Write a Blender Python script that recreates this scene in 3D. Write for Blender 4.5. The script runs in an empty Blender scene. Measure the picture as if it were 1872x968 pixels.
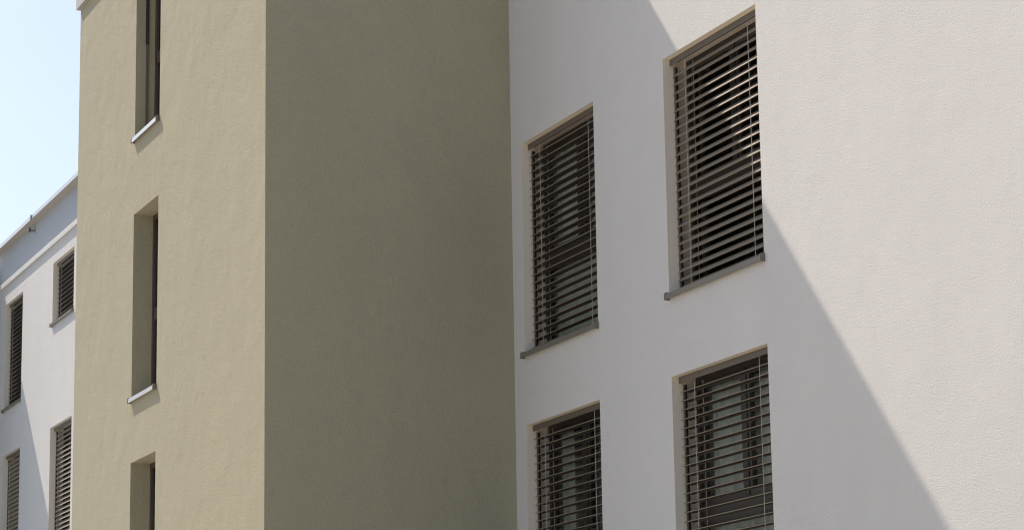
import bpy, math, random
from mathutils import Vector, Matrix

random.seed(7)
S = bpy.context.scene
COL = S.collection

# ------------------------------------------------------------------ camera
cam_data = bpy.data.cameras.new("camera")
cam = bpy.data.objects.new("camera", cam_data)
COL.objects.link(cam)
F = Vector((-0.90185268, 0.38178589, 0.20224062))
R = Vector((0.38671255, 0.92205845, -0.01617457))
U = Vector((0.1926529, -0.06362191, 0.97920228))
M = Matrix((R, U, -F)).transposed().to_4x4()
M.translation = Vector((0.0, -10.0245, 1.6))
cam.matrix_world = M
cam_data.sensor_width = 36.0
cam_data.sensor_fit = 'HORIZONTAL'
cam_data.lens = 4787.62 / 1872.0 * 36.0
cam_data.clip_start = 0.1
cam_data.clip_end = 3000.0
S.camera = cam

# ------------------------------------------------------------------ light
SUN_TO = Vector((-0.873, -0.263, 1.0)).normalized()      # towards the sun
elev = math.asin(SUN_TO.z)
azim = math.atan2(SUN_TO.x, SUN_TO.y)
world = bpy.data.worlds.new("World")
S.world = world
world.use_nodes = True
nt = world.node_tree
nt.nodes.clear()
wo = nt.nodes.new("ShaderNodeOutputWorld")
bg = nt.nodes.new("ShaderNodeBackground")
sky = nt.nodes.new("ShaderNodeTexSky")
sky.sky_type = 'NISHITA'
sky.sun_disc = False
sky.sun_elevation = elev
sky.sun_rotation = azim
sky.air_density = 1.0
sky.dust_density = 2.0
sky.ozone_density = 1.2
bg.inputs[1].default_value = 0.074
nt.links.new(sky.outputs[0], bg.inputs[0])
nt.links.new(bg.outputs[0], wo.inputs[0])

sd = bpy.data.lights.new("sun", 'SUN')
sd.energy = 2.75
sd.angle = math.radians(0.53)
sd.color = (1.0, 0.885, 0.765)
sun = bpy.data.objects.new("sun", sd)
COL.objects.link(sun)
sun.rotation_euler = (-SUN_TO).to_track_quat('-Z', 'Y').to_euler()
sun.location = (-40, -20, 60)

S.view_settings.view_transform = 'Standard'
S.view_settings.look = 'None'
S.view_settings.exposure = 1.0
S.view_settings.gamma = 1.0
S.view_settings.use_curve_mapping = False
S.render.engine = 'CYCLES'
S.cycles.pixel_filter_type = 'BLACKMAN_HARRIS'
S.cycles.filter_width = 1.1
S.cycles.max_bounces = 8
S.cycles.diffuse_bounces = 5
S.cycles.transparent_max_bounces = 12

# ------------------------------------------------------------------ materials
def new_mat(name):
    m = bpy.data.materials.new(name)
    m.use_nodes = True
    return m, m.node_tree, m.node_tree.nodes["Principled BSDF"]

def simple(name, col, rough=0.5, metal=0.0, var=0.0, scale=8.0):
    m, t, b = new_mat(name)
    b.inputs["Base Color"].default_value = (*col, 1)
    b.inputs["Roughness"].default_value = rough
    b.inputs["Metallic"].default_value = metal
    if var > 0:
        tc = t.nodes.new("ShaderNodeTexCoord")
        n = t.nodes.new("ShaderNodeTexNoise")
        n.inputs["Scale"].default_value = scale
        n.inputs["Detail"].default_value = 4
        r = t.nodes.new("ShaderNodeMapRange")
        r.inputs[3].default_value = 1 - var
        r.inputs[4].default_value = 1 + var
        mx = t.nodes.new("ShaderNodeVectorMath"); mx.operation = 'SCALE'
        mx.inputs[0].default_value = col
        t.links.new(tc.outputs["Object"], n.inputs["Vector"])
        t.links.new(n.outputs[0], r.inputs[0])
        t.links.new(r.outputs[0], mx.inputs["Scale"])
        t.links.new(mx.outputs[0], b.inputs["Base Color"])
    return m

def dull(m, v):
    m.node_tree.nodes["Principled BSDF"].inputs["Specular IOR Level"].default_value = v
    return m

def stucco(name, col, fine=56.0, fine_d=0.0095, broad_d=0.008, stain=0.025, streak=0.9, wave_d=0.012):
    """rendered plaster: fine rubbed grain, slow trowel waves, faint weathering"""
    m, t, b = new_mat(name)
    N, L = t.nodes, t.links
    b.inputs["Roughness"].default_value = 0.92
    b.inputs["Specular IOR Level"].default_value = 0.15
    tc = N.new("ShaderNodeTexCoord")
    # weathering in colour
    mp = N.new("ShaderNodeMapping"); mp.inputs["Scale"].default_value = (1.0, 1.0, 0.3)
    n1 = N.new("ShaderNodeTexNoise"); n1.inputs["Scale"].default_value = 1.3; n1.inputs["Detail"].default_value = 6
    n1.inputs["Roughness"].default_value = 0.6
    r1 = N.new("ShaderNodeMapRange"); r1.inputs[1].default_value = 0.25; r1.inputs[2].default_value = 0.75
    r1.inputs[3].default_value = 1 - stain; r1.inputs[4].default_value = 1 + stain
    sc = N.new("ShaderNodeVectorMath"); sc.operation = 'SCALE'; sc.inputs[0].default_value = col
    L.new(tc.outputs["Object"], mp.inputs[0]); L.new(mp.outputs[0], n1.inputs["Vector"])
    L.new(n1.outputs[0], r1.inputs[0]); L.new(r1.outputs[0], sc.inputs["Scale"])
    # speckle of the aggregate
    n0 = N.new("ShaderNodeTexNoise"); n0.inputs["Scale"].default_value = fine * 1.6; n0.inputs["Detail"].default_value = 2
    r0 = N.new("ShaderNodeMapRange"); r0.inputs[1].default_value = 0.3; r0.inputs[2].default_value = 0.7
    r0.inputs[3].default_value = 0.94; r0.inputs[4].default_value = 1.06
    s0 = N.new("ShaderNodeVectorMath"); s0.operation = 'SCALE'
    L.new(tc.outputs["Object"], n0.inputs["Vector"]); L.new(n0.outputs[0], r0.inputs[0])
    L.new(sc.outputs[0], s0.inputs[0]); L.new(r0.outputs[0], s0.inputs["Scale"])
    L.new(s0.outputs[0], b.inputs["Base Color"])
    # relief
    n2 = N.new("ShaderNodeTexNoise"); n2.inputs["Scale"].default_value = fine; n2.inputs["Detail"].default_value = 4
    n2.inputs["Roughness"].default_value = 0.85; n2.inputs["Distortion"].default_value = 0.2
    L.new(tc.outputs["Object"], n2.inputs["Vector"])
    mp3 = N.new("ShaderNodeMapping"); mp3.inputs["Scale"].default_value = (1.0, 1.0, streak)
    n3 = N.new("ShaderNodeTexNoise"); n3.inputs["Scale"].default_value = 4.0; n3.inputs["Detail"].default_value = 4
    n3.inputs["Roughness"].default_value = 0.6
    L.new(tc.outputs["Object"], mp3.inputs[0]); L.new(mp3.outputs[0], n3.inputs["Vector"])
    b1 = N.new("ShaderNodeBump"); b1.inputs["Strength"].default_value = 1.0; b1.inputs["Distance"].default_value = broad_d
    b2 = N.new("ShaderNodeBump"); b2.inputs["Strength"].default_value = 1.0; b2.inputs["Distance"].default_value = fine_d
    n5 = N.new("ShaderNodeTexNoise"); n5.inputs["Scale"].default_value = 1.5; n5.inputs["Detail"].default_value = 3
    n5.inputs["Roughness"].default_value = 0.55
    b0 = N.new("ShaderNodeBump"); b0.inputs["Strength"].default_value = 1.0; b0.inputs["Distance"].default_value = wave_d
    L.new(tc.outputs["Object"], n5.inputs["Vector"]); L.new(n5.outputs[0], b0.inputs["Height"])
    L.new(b0.outputs[0], b1.inputs["Normal"])
    L.new(n3.outputs[0], b1.inputs["Height"])
    L.new(n2.outputs[0], b2.inputs["Height"])
    # the float left some areas rougher than others
    n4 = N.new("ShaderNodeTexNoise"); n4.inputs["Scale"].default_value = 2.3; n4.inputs["Detail"].default_value = 3
    r4 = N.new("ShaderNodeMapRange"); r4.inputs[1].default_value = 0.3; r4.inputs[2].default_value = 0.7
    r4.inputs[3].default_value = 0.88; r4.inputs[4].default_value = 1.0
    L.new(tc.outputs["Object"], n4.inputs["Vector"]); L.new(n4.outputs[0], r4.inputs[0]); L.new(r4.outputs[0], b2.inputs["Strength"])
    L.new(b1.outputs[0], b2.inputs["Normal"])
    L.new(b2.outputs[0], b.inputs["Normal"])
    return m

def glass_mat():
    m = bpy.data.materials.new("window_glass"); m.use_nodes = True
    t = m.node_tree; t.nodes.clear()
    o = t.nodes.new("ShaderNodeOutputMaterial")
    mix = t.nodes.new("ShaderNodeMixShader")
    tr = t.nodes.new("ShaderNodeBsdfTransparent"); tr.inputs[0].default_value = (0.88, 0.92, 0.90, 1)
    gl = t.nodes.new("ShaderNodeBsdfGlossy"); gl.inputs["Roughness"].default_value = 0.015
    fr = t.nodes.new("ShaderNodeFresnel"); fr.inputs[0].default_value = 1.65
    t.links.new(fr.outputs[0], mix.inputs[0])
    t.links.new(tr.outputs[0], mix.inputs[1]); t.links.new(gl.outputs[0], mix.inputs[2])
    t.links.new(mix.outputs[0], o.inputs[0])
    return m

MAT = dict(
    white=stucco("white_plaster", (0.718, 0.712, 0.70)),
    reveal=stucco("bounce_warmed_reveal_plaster", (0.84, 0.775, 0.68), fine_d=0.002, broad_d=0.004),  # warm bounced light mixed into the reveal colour, lighter than the wall
    olive=stucco("olive_plaster", (0.444, 0.418, 0.307), fine=42.0, fine_d=0.013, broad_d=0.014, streak=0.8, stain=0.02, wave_d=0.034),
    attic=stucco("grey_attic_plaster", (0.52, 0.55, 0.59)),
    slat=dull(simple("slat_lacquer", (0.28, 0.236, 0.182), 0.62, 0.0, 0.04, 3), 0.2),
    slat_under_shade=simple("slat_shaded_underside", (0.05, 0.044, 0.036), 0.5, 0.0, 0.04, 3),  # slat colour darkened, the shade below each slat is painted in
    box=simple("blind_box_metal", (0.12, 0.106, 0.09), 0.5),
    rail=simple("guide_rail_metal", (0.14, 0.12, 0.105), 0.45),
    clip=simple("clip_plastic", (0.02, 0.02, 0.02), 0.5),
    cord=simple("cord_textile", (0.52, 0.51, 0.49), 0.8),
    sill=simple("sill_metal", (0.20, 0.185, 0.16), 0.42, 0.15, 0.05, 6),
    sill_light=simple("bare_aluminium", (0.72, 0.73, 0.76), 0.35, 0.7, 0.03, 6),
    cap=simple("sill_cap_plastic", (0.19, 0.155, 0.125), 0.5),
    frame=simple("window_frame_lacquer", (0.045, 0.038, 0.034), 0.4),
    frame_brown=simple("brown_window_frame", (0.07, 0.057, 0.05), 0.42),
    curtain=simple("curtain_cloth", (0.78, 0.79, 0.76), 0.9, 0.0, 0.05, 5),
    room=simple("room_plaster", (0.55, 0.53, 0.50), 0.9),
    flash=simple("roof_flashing_metal", (0.60, 0.62, 0.66), 0.4, 0.5, 0.03, 3),
    edge=simple("roof_edge_metal", (0.47, 0.44, 0.41), 0.5, 0.2, 0.03, 3),
    soffit=simple("soffit_board", (0.52, 0.47, 0.41), 0.8, 0.0, 0.04, 3),
    roofing=simple("roof_gravel", (0.30, 0.29, 0.27), 0.9, 0, 0.15, 20),
    dark=simple("dark_metal", (0.07, 0.07, 0.075), 0.4, 0.3),
    grey=simple("grey_metal", (0.32, 0.32, 0.34), 0.4, 0.3),
    paving=simple("paving_concrete", (0.50, 0.435, 0.355), 0.9, 0, 0.08, 1.5),
    paving_grey=simple("grey_paving_concrete", (0.44, 0.46, 0.475), 0.9, 0, 0.08, 1.5),
    lawn=simple("lawn_green", (0.085, 0.11, 0.04), 0.95, 0, 0.25, 3),
    bark=simple("bark", (0.10, 0.075, 0.055), 0.9, 0, 0.2, 10),
    leaf=simple("leaf", (0.09, 0.12, 0.045), 0.6, 0, 0.3, 1.2),
    glass=glass_mat(),
)

# ------------------------------------------------------------------ mesh helpers
class MB:
    def __init__(s):
        s.v = []; s.f = []; s.mi = []
    def face(s, pts, mi=0):
        i = len(s.v); s.v += [tuple(p) for p in pts]; s.f.append(tuple(range(i, i + len(pts)))); s.mi.append(mi)
    def box(s, x0, x1, y0, y1, z0, z1, mi=0):
        i = len(s.v)
        s.v += [(x0,y0,z0),(x1,y0,z0),(x1,y1,z0),(x0,y1,z0),(x0,y0,z1),(x1,y0,z1),(x1,y1,z1),(x0,y1,z1)]
        for q in ((0,3,2,1),(4,5,6,7),(0,1,5,4),(1,2,6,5),(2,3,7,6),(3,0,4,7)):
            s.f.append(tuple(i + k for k in q)); s.mi.append(mi)
    def prism(s, prof, x0, x1, mi=0):
        """closed profile of (y, z) points swept along x"""
        n = len(prof); i = len(s.v)
        s.v += [(x0, y, z) for y, z in prof] + [(x1, y, z) for y, z in prof]
        for k in range(n):
            k2 = (k + 1) % n
            s.f.append((i + k, i + k2, i + n + k2, i + n + k)); s.mi.append(mi)
        s.f.append(tuple(i + k for k in range(n - 1, -1, -1))); s.mi.append(mi)
        s.f.append(tuple(i + n + k for k in range(n))); s.mi.append(mi)
    def tube(s, pts, rad, n=6, mi=0):
        i = len(s.v)
        for k, p in enumerate(pts):
            p = Vector(p)
            d = (Vector(pts[min(k + 1, len(pts) - 1)]) - Vector(pts[max(k - 1, 0)])).normalized()
            a = d.orthogonal().normalized(); b = d.cross(a)
            r = rad[k] if isinstance(rad, (list, tuple)) else rad
            for j in range(n):
                w = 2 * math.pi * j / n
                s.v.append(tuple(p + a * (math.cos(w) * r) + b * (math.sin(w) * r)))
        for k in range(len(pts) - 1):
            for j in range(n):
                j2 = (j + 1) % n
                s.f.append((i + k*n + j, i + k*n + j2, i + (k+1)*n + j2, i + (k+1)*n + j)); s.mi.append(mi)
        s.f.append(tuple(i + j for j in range(n - 1, -1, -1))); s.mi.append(mi)
        e = i + (len(pts) - 1) * n
        s.f.append(tuple(e + j for j in range(n))); s.mi.append(mi)
    def mesh(s, name, mats, smooth=False):
        me = bpy.data.meshes.new(name)
        me.from_pydata(s.v, [], s.f)
        for m in (mats if isinstance(mats, (list, tuple)) else [mats]): me.materials.append(m)
        if any(s.mi): me.polygons.foreach_set("material_index", s.mi)
        if smooth: me.polygons.foreach_set("use_smooth", [True] * len(me.polygons))
        me.update()
        return me

def put(name, me, parent=None, loc=(0, 0, 0)):
    o = bpy.data.objects.new(name, me); COL.objects.link(o)
    o.location = loc
    if parent: o.parent = parent
    return o

def tag(o, label=None, cat=None, group=None, kind=None):
    for k, v in (("label", label), ("category", cat), ("group", group), ("kind", kind)):
        if v: o[k] = v
    return o

def empty(name, loc=(0, 0, 0), parent=None):
    o = bpy.data.objects.new(name, None); COL.objects.link(o)
    o.location = loc; o.empty_display_size = 0.3
    if parent: o.parent = parent
    return o

def wall_sheet(mb, x0, x1, z0, z1, y, holes, rmi=1):
    """wall in the plane Y=y facing -Y with openings (xl, xr, zb, zt, depth) and their reveals"""
    xs = sorted({x0, x1, *[h[0] for h in holes], *[h[1] for h in holes]})
    zs = sorted({z0, z1, *[h[2] for h in holes], *[h[3] for h in holes]})
    for a, b in zip(xs, xs[1:]):
        for c, d in zip(zs, zs[1:]):
            mx, mz = (a + b) / 2, (c + d) / 2
            if any(h[0] < mx < h[1] and h[2] < mz < h[3] for h in holes): continue
            mb.face([(a, y, c), (b, y, c), (b, y, d), (a, y, d)])
    for xl, xr, zb, zt, dp in holes:
        mb.face([(xl, y, zb), (xl, y, zt), (xl, y + dp, zt), (xl, y + dp, zb)], rmi)
        mb.face([(xr, y, zt), (xr, y, zb), (xr, y + dp, zb), (xr, y + dp, zt)], rmi)
        mb.face([(xl, y, zt), (xr, y, zt), (xr, y + dp, zt), (xl, y + dp, zt)], rmi)
        mb.face([(xr, y, zb), (xl, y, zb), (xl, y + dp, zb), (xr, y + dp, zb)], rmi)

# ------------------------------------------------------------------ dimensions (metres)
XD, XF, PB = -23.656, -31.442, 2.592       # olive tower: near face, far face, projection
PITCH = 2.85
FRAME_Y = 0.235                            # face of the window frames behind the white wall
# name: xl, xr, zb, zt, tilt of the slats (deg, outer edge down), first slat below the head, curtains
WIN = [
    ("A", -20.165, -18.413, 5.966, 8.084, 47, [(-0.13, -0.05)]),
    ("B", -23.388, -21.657, 5.972, 8.085, 3, [(-0.20, -0.085), (-0.03, 0.62), (0.64, 1.0)]),
    ("C", -20.165, -18.413, 3.116, 5.228, 2, [(-0.14, -0.05), (-0.04, 0.5), (0.51, 1.0)]),
    ("D", -23.388, -21.660, 3.116, 5.250, 4, [(-0.2, -0.07), (-0.01, 0.17), (0.37, 0.55)]),
    ("E", -47.985, -46.525, 8.950, 10.922, 4, [(0.0, 0.3), (0.6, 1.0)]),
    ("F", -44.115, -42.562, 9.893, 10.958, 2, [(0.0, 0.25)]),
    ("G", -44.108, -42.548, 5.966, 8.077, 56, [(0.1, 0.9)]),
    ("H", -47.980, -46.500, 5.966, 8.074, 74, [(0.1, 0.9)]),
]

# ------------------------------------------------------------------ ground (outside the frame, bounces light)
g = MB(); g.face([(-900, -900, 0), (900, -900, 0), (900, 900, 0), (-900, 900, 0)])
tag(put("ground", g.mesh("ground", MAT["lawn"])), kind="structure")
g = MB(); g.face([(-33, -70, .004), (60, -70, .004), (60, 0.5, .004), (-33, 0.5, .004)])
tag(put("forecourt_paving", g.mesh("forecourt_paving", MAT["paving"])), kind="structure")
g = MB(); g.face([(-160, -70, .004), (-33.004, -70, .004), (-33.004, 0.5, .004), (-160, 0.5, .004)])
tag(put("parking_pavement", g.mesh("parking_pavement", MAT["paving_grey"])), kind="structure")
g = MB(); g.face([(-70, -3.0, .008), (-4, -3.0, .008), (-4, 0.5, .008), (-70, 0.5, .008)])
tag(put("lawn", g.mesh("lawn", MAT["lawn"])), kind="structure")

# ------------------------------------------------------------------ white building
BX = -31.0
wing = tag(empty("apartment_building", (0, 0, 0)),
           "long white rendered apartment building with dark venetian blinds and a grey attic band", "building")
X0, X1, ROOF = -62.0, -7.0, 11.975
LEDGE_B, LEDGE_T = 11.268, 11.358
holes = [(w[1], w[2], w[3], w[4], 0.30) for w in WIN]
m = MB()
wall_sheet(m, X0, X1, 0, LEDGE_B + 0.03, 0, holes)
m.face([(X1, 0, 0), (X1, 12, 0), (X1, 12, ROOF), (X1, 0, ROOF)])
m.face([(X0, 12, 0), (X0, 0, 0), (X0, 0, ROOF), (X0, 12, ROOF)])
m.face([(X1, 12, 0), (X0, 12, 0), (X0, 12, ROOF), (X1, 12, ROOF)])
put("wall", m.mesh("wall", [MAT["white"], MAT["reveal"]]), wing)
m = MB(); m.box(X0 + .01, X1 - .01, -0.003, 0.2, LEDGE_T - 0.02, ROOF)
put("attic_band", m.mesh("attic_band", MAT["attic"]), wing)
for xa, xb in ((-48.45, XF - 0.002), (XD + 0.002, X1)):
    m = MB()
    m.prism([(-0.045, LEDGE_B), (-0.045, LEDGE_T - .012), (-0.040, LEDGE_T), (0.1, LEDGE_T + .012), (0.1, LEDGE_B)], xa, xb)
    put("ledge", m.mesh("ledge", MAT["white"]), wing)
m = MB(); m.box(X0 - .1, X1 + .1, -0.150, 12.1, ROOF, ROOF + 0.05)
roof = put("roof", m.mesh("roof", MAT["soffit"]), wing)
m = MB()
m.prism([(-0.165, ROOF - 0.006), (-0.165, ROOF + 0.066), (-0.158, ROOF + 0.074), (0.35, ROOF + 0.090), (0.35, ROOF + 0.052),
         (-0.152, ROOF + 0.052), (-0.152, ROOF - 0.006)], X0 - .12, X1 + .12)
put("flashing", m.mesh("flashing", MAT["flash"]), roof)

def curtain_mesh(w, h, seed):
    rnd = random.Random(seed)
    mb = MB(); n = max(6, int(w / 0.02)); ph = rnd.random() * 6
    pts = []
    for i in range(n + 1):
        x = w * i / n
        y = 0.022 * math.sin(x * 2 * math.pi / 0.11 + ph) + 0.012 * math.sin(x * 2 * math.pi / 0.27 + ph * 2)
        pts.append((x, y))
    for (xa, ya), (xb, yb) in zip(pts, pts[1:]):
        mb.face([(xa, ya, 0), (xb, yb, 0), (xb, yb, h), (xa, ya, h)])
        mb.face([(xb, yb + .004, 0), (xa, ya + .004, 0), (xa, ya + .004, h), (xb, yb + .004, h)])
    return mb.mesh("curtain", MAT["curtain"], True)

def sill_parts(win, w, zf, e, y_in, mat, capmat, h=0.046):
    """metal sill: drip front, sloping top, end caps with upstands; local origin at left end of the opening"""
    m = MB()
    m.prism([(-e, zf), (-e, zf - h), (-e + .012, zf - h), (-e + .012, zf - .012), (y_in, zf + .0), (y_in, zf + .02)], 0.004, w - 0.004)
    put("sill", m.mesh("sill", mat), win)
    for xa, xb in ((-0.014, 0.004), (w - 0.004, w + 0.014)):
        m = MB()
        m.prism([(-e - .004, zf - h - .004), (-e - .004, zf + .004), (-e + .004, zf + .014), (0.0, zf + .018), (0.0, zf - h - .004)][::-1], xa, xb)
        put("sill_end_cap", m.mesh("sill_end_cap", capmat), win)

def build_window(parent, xl, xr, zb, zt, curtains, y=0.0, fy=FRAME_Y, seed=1):
    w, h = xr - xl, zt - zb
    win = empty("window", (xl, y, zb), parent)
    sill_parts(win, w, -0.012, 0.043, fy, MAT["sill"], MAT["sill"])
    # outer frame
    m = MB(); t = 0.055
    m.box(.001, t, fy, fy + .07, .008, h - .001); m.box(w - t, w - .001, fy, fy + .07, .008, h - .001)
    m.box(t, w - t, fy, fy + .07, .008, .07); m.box(t, w - t, fy, fy + .07, h - t, h - .001)
    put("window_frame", m.mesh("window_frame", MAT["frame"]), win)
    mid = w / 2
    tb, tt = (.82, .99) if h > 1.5 else (.07, .07)
    m = MB(); m.box(mid - .035, mid + .035, fy + .003, fy + .067, tt, h - t)
    put("mullion", m.mesh("mullion", MAT["frame"]), win)
    if tt > tb:
        m = MB(); m.box(t, w - t, fy + .004, fy + .064, tb, tt - .001)
        put("transom", m.mesh("transom", MAT["frame_brown"]), win)
        m = MB(); m.face([(t, fy + .034, .07), (w - t, fy + .034, .07), (w - t, fy + .034, tb), (t, fy + .034, tb)])
        put("pane", m.mesh("pane", MAT["glass"]), win)
    for a, b in ((t, mid - .035), (mid + .035, w - t)):
        m = MB(); c = .045; ya, yb = fy + .012, fy + .06
        z0, z1 = tt, h - t
        m.box(a, a + c, ya, yb, z0, z1); m.box(b - c, b, ya, yb, z0, z1)
        m.box(a + c, b - c, ya, yb, z0, z0 + c); m.box(a + c, b - c, ya, yb, z1 - c, z1)
        put("sash", m.mesh("sash", MAT["frame_brown"]), win)
        m = MB(); m.box(a + c - .004, b - c + .004, fy + .034, fy + .040, z0 + c - .004, z1 - c + .004)
        m.f = [m.f[2]]; m.mi = [0]
        put("pane", m.mesh("pane", MAT["glass"]), win)
    for i, (a, b) in enumerate(curtains):
        put("curtain", curtain_mesh((b - a) * w, h - .06, seed * 7 + i), win, (a * w, fy + .115, .03))
    # room behind the glass
    m = MB(); x0, x1, y0, y1, z0, z1 = -.25, w + .25, fy + .068, 3.2, -.15, h + .2
    m.box(x0, x1, y0, y1, z0, z1)
    m.f = [f[::-1] for f in m.f]
    m.f.pop(2); m.mi.pop(2)
    for q in ((x0, 0.0, z0, z1), (w, x1, z0, z1), (0.0, w, z0, 0.0), (0.0, w, h, z1)):
        m.face([(q[0], y0, q[2]), (q[1], y0, q[2]), (q[1], y0, q[3]), (q[0], y0, q[3])])
    put("room", m.mesh("room", MAT["room"]), win)
    return win

for i, w in enumerate(WIN):
    build_window(wing, w[1], w[2], w[3], w[4], w[6], seed=i + 1)

# ------------------------------------------------------------------ olive towers
BWIN = [(-28.655, -27.585, 9.212, 11.30), (-28.658, -27.590, 6.186, 8.307), (-28.655, -27.592, 3.327, 5.448)]

def tower(xa, xb, step_x, top, top2, wins, label):
    t = tag(empty("stair_tower", (0, 0, 0)), label, "building", "olive towers projecting from the white building")
    m = MB(); y = -PB
    wall_sheet(m, xa, xb, 0, top, y, [(a, b, c, d, 0.29) for a, b, c, d in wins])
    m.face([(xb, y, 0), (xb, 0.0, 0), (xb, 0.0, top2), (xb, y, top2)])
    m.face([(xa, 0.0, 0), (xa, y, 0), (xa, y, top), (xa, 0.0, top)])
    if top2 > top:
        m.face([(step_x, y, top), (xb, y, top), (xb, y, top2), (step_x, y, top2)])
        m.face([(step_x, 0.0, top), (step_x, y, top), (step_x, y, top2), (step_x, 0.0, top2)])
        m.face([(xb, 0.0, ROOF), (step_x, 0.0, ROOF), (step_x, 0.0, top2), (xb, 0.0, top2)])
    put("wall", m.mesh("wall", [MAT["olive"], MAT["olive"]]), t)
    def cap(x0, x1, z, name):
        e = .05
        m = MB()
        m.box(x0 - e, x1 + e, y - e, 0.0, z - .035, z + .10)
        put(name, m.mesh(name, MAT["edge"]), t)
    cap(xa, step_x - .06 if top2 > top else xb, top, "roof_edge")
    if top2 > top: cap(step_x, xb - 0.05, top2 - .1, "roof_edge")
    for k, (a, b, c, d) in enumerate(wins):
        w, h = b - a, d - c
        win = empty("window", (a, y, c), t)
        sill_parts(win, w, -0.014, 0.043, .225, MAT["sill_light"], MAT["cap"])
        fy = .225; m = MB(); q = .06
        m.box(.001, q, fy, fy + .06, .006, h - .001); m.box(w - q, w - .001, fy, fy + .06, .006, h - .001)
        m.box(q, w - q, fy, fy + .06, .006, q); m.box(q, w - q, fy, fy + .06, h - q, h - .001)
        put("window_frame", m.mesh("window_frame", MAT["frame_brown"]), win)
        m = MB(); m.box(q, w - q, fy + .008, fy + .055, .89, 1.03)
        put("transom", m.mesh("transom", MAT["frame_brown"]), win)
        for za, zb in ((q, .89), (1.03, h - q)):
            m = MB(); m.face([(q, fy + .03, za), (w - q, fy + .03, za), (w - q, fy + .03, zb), (q, fy + .03, zb)])
            put("pane", m.mesh("pane", MAT["glass"]), win)
        m = MB(); m.box(-.2, w + .2, fy + .061, 2.0, -.2, h + .2)
        m.f = [f[::-1] for f in m.f]; m.f.pop(2); m.mi.pop(2)
        put("room", m.mesh("room", MAT["room"]), win)
        if k == 0:
            m = MB(); m.box(.001, .018, .118, .147, .006, 1.13)
            put("guide_rail", m.mesh("guide_rail", MAT["rail"]), win)
            m = MB(); m.box(.001, .014, .112, .151, 1.131, h - .002)
            put("guide_rail", m.mesh("guide_rail", MAT["frame"]), win)
    return t

tower(XF, XD, -29.6, 11.605, 12.43, BWIN, "olive green rendered stair tower standing out between the white walls")
tower(-56.6, -48.66, -56.6, 11.60, 11.60, [], "far olive stair tower beyond the left edge of the white wall")

# ------------------------------------------------------------------ venetian blinds
def slat_mesh(length, bow):
    """80 mm Z slat: rolled front lip, gently bowed blade, rear lip turned down; origin at its left end, mid depth"""
    n = 5; half = .040; up = []; dn = []
    for i in range(n + 1):
        y = -half + .004 + (2 * half - .006) * i / n
        z = bow * (1 - (y / half) ** 2)
        up.append((y, z)); dn.append((y, z - .002))
    prof = [(-half, -.0055), (-half - .001, .001)] + up + [(half, -.002), (half + .001, -.009), (half - .001, -.010)] + dn[::-1]
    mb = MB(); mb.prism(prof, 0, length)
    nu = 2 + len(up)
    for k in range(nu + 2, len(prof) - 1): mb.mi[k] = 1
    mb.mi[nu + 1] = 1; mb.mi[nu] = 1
    return mb.mesh("slat", [MAT["slat"], MAT["slat_under_shade"]])

def build_blind(xl, xr, zb, zt, tilt, label, seed):
    w, h = xr - xl, zt - zb
    rnd = random.Random(seed)
    b = tag(empty("venetian_blind", (xl, 0.0, zb)), label, "blind", "venetian blinds in the white wall")
    yc = .118
    m = MB(); m.box(.006, w - .006, .066, .070, h - .057, h - .001); m.box(.006, w - .006, .070, .150, h - .014, h - .001)
    put("head_box", m.mesh("head_box", MAT["box"]), b)
    for x in (.004, w - .024):
        m = MB(); m.box(x, x + .022, yc - .014, yc - .002, .010, h - .068, 1); m.box(x + .003, x + .019, yc - .002, yc + .016, .010, h - .068, 0)
        put("guide_rail", m.mesh("guide_rail", [MAT["clip"], MAT["rail"]]), b)
    pitch = .0805
    top = h - .131
    me = slat_mesh(w - .014, 0.0025 if tilt > 30 else 0.009)
    k = 0
    while top - k * pitch > .035:
        o = put("slat", me, b, (.007, yc, top - k * pitch))
        o.rotation_euler = (math.radians(tilt + rnd.uniform(-.7, .7)), math.radians(rnd.uniform(-.06, .06)), 0)
        k += 1
    zlow = top - (k - 1) * pitch
    for cx in (.28, w - .29):
        for dy in (-.041, .041):
            m = MB(); m.tube([(cx, yc + dy * .97, zlow - .02), (cx + .002, yc + dy, h * .5), (cx, yc + dy, h - .06)], .0028, 5)
            put("ladder_cord", m.mesh("ladder_cord", MAT["cord"]), b)
    return b

BL = {
    "A": "grey venetian blind with tilted slats half in sun, in the highest white-wall window",
    "B": "dark open blind in the upper window between olive wall and the half sunlit blind",
    "C": "open blind before pale curtains, in the window below the half sunlit blind",
    "D": "dark open blind in the lower window nearest the olive wall's shaded side",
    "E": "tall dark open blind under the roof, at the far left of the white wall",
    "F": "short dark blind under the roof, directly left of the sunlit olive wall",
    "G": "tilted blind with sunlit beige slats, low beside the olive wall's left edge",
    "H": "fully closed grey blind in the shaded lower window at far left",
}
for i, w in enumerate(WIN):
    build_blind(w[1], w[2], w[3], w[4], w[5], BL[w[0]], i + 20)

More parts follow.
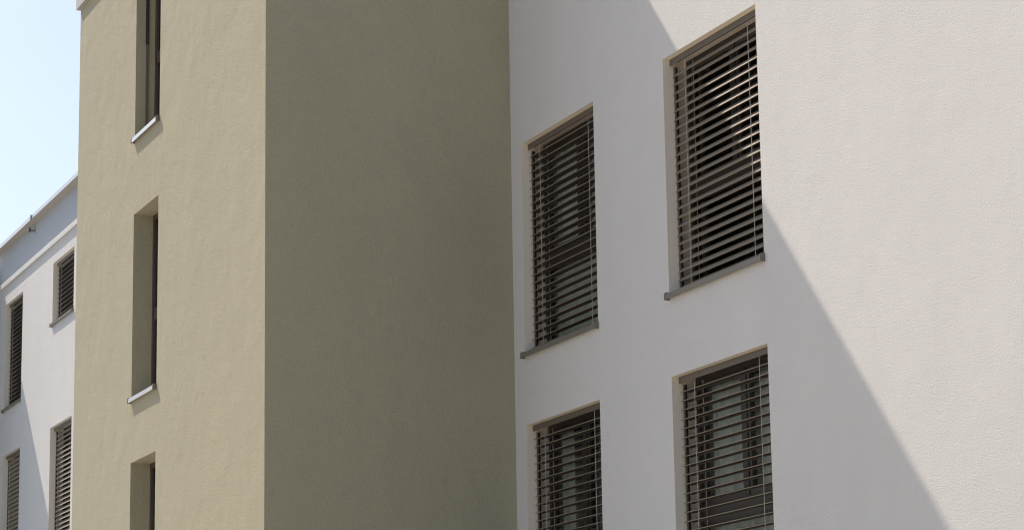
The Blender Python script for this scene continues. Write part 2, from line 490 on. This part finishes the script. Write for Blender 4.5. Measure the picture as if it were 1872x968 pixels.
# ------------------------------------------------------------------ small roof things
b = tag(empty("wall_bracket", (-45.62, 0, 11.86)), "small grey metal bracket on the grey attic band under the roof edge", "bracket")
m = MB(); m.box(-.035, .035, -.012, -.0035, -.06, .06); put("base_plate", m.mesh("base_plate", MAT["grey"]), b)
m = MB(); m.box(-.012, .012, -.085, -.0125, -.025, .015); put("arm", m.mesh("arm", MAT["grey"]), b)
m = MB(); m.tube([(0, -.10, -.04), (0, -.10, .04)], .016, 10); put("clamp", m.mesh("clamp", MAT["dark"]), b)
b = tag(empty("lightning_clip", (-45.18, -.165, 11.97)), "thin grey lightning conductor clip on the bright metal roof edge", "clip")
m = MB(); m.box(-.012, .012, -.012, -.001, -.03, .066); put("strap", m.mesh("strap", MAT["grey"]), b)
m = MB(); m.tube([(0, -.02, -.03), (0, -.02, .070)], .006, 6); put("rod", m.mesh("rod", MAT["grey"]), b)

# ------------------------------------------------------------------ trees along the street (seen in the panes)
def crown_mesh(rx, rz, n, seed):
    rnd = random.Random(seed); mb = MB()
    clumps = []
    for _ in range(46):
        d = Vector((rnd.gauss(0, 1), rnd.gauss(0, 1), rnd.gauss(0, 1))).normalized()
        r = rnd.uniform(.35, 1.0)
        clumps.append((Vector((d.x * rx * r, d.y * rx * r, d.z * rz * r)), rnd.uniform(.7, 1.35)))
    for _ in range(n):
        c, cr = rnd.choice(clumps)
        p = c + Vector((rnd.gauss(0, .5), rnd.gauss(0, .5), rnd.gauss(0, .5))) * cr
        a = Vector((rnd.gauss(0, 1), rnd.gauss(0, 1), rnd.gauss(0, 1))).normalized() * rnd.uniform(.16, .32)
        q = a.orthogonal().normalized() * rnd.uniform(.09, .16)
        mb.face([p - a, p + q, p + a, p - q])
    return mb.mesh("crown", MAT["leaf"])
def tree(x, y, h, me, rz, label):
    t = tag(empty("street_tree", (x, y, 0)), label, "tree", "trees facing the building")
    t.rotation_euler.z = rz
    m = MB()
    m.tube([(0, 0, -.1), (.05, .02, h * .2), (-.05, .05, h * .45), (.1, 0, h * .8)], [.28, .22, .16, .05], 8)
    for k in range(5):
        a = k * 1.26; z = h * (.3 + .08 * k)
        m.tube([(0, 0, z), (math.cos(a) * 1.2, math.sin(a) * 1.2, z + 1.2), (math.cos(a) * 2.3, math.sin(a) * 2.3, z + 2.6)], [.11, .07, .03], 6)
    put("trunk", m.mesh("trunk", MAT["bark"], True), t)
    put("crown", me, t, (0, 0, h * .60))
cm = [crown_mesh(3.8, 7.4, 7000, 3), crown_mesh(2.8, 3.6, 4500, 5)]
for x, y, h, k, lab in ((-50.0, -15.8, 21.5, 0, "tall leafy tree on the paving facing the window with the half sunlit blind"),
                        (-58.5, -16.6, 9.5, 1, "small round leafy tree between two tall trees on the paving"),
                        (-80.0, -16.0, 21.5, 0, "farthest tall leafy tree on the grey paving")):
    tree(x, y, h, cm[k], x, lab)
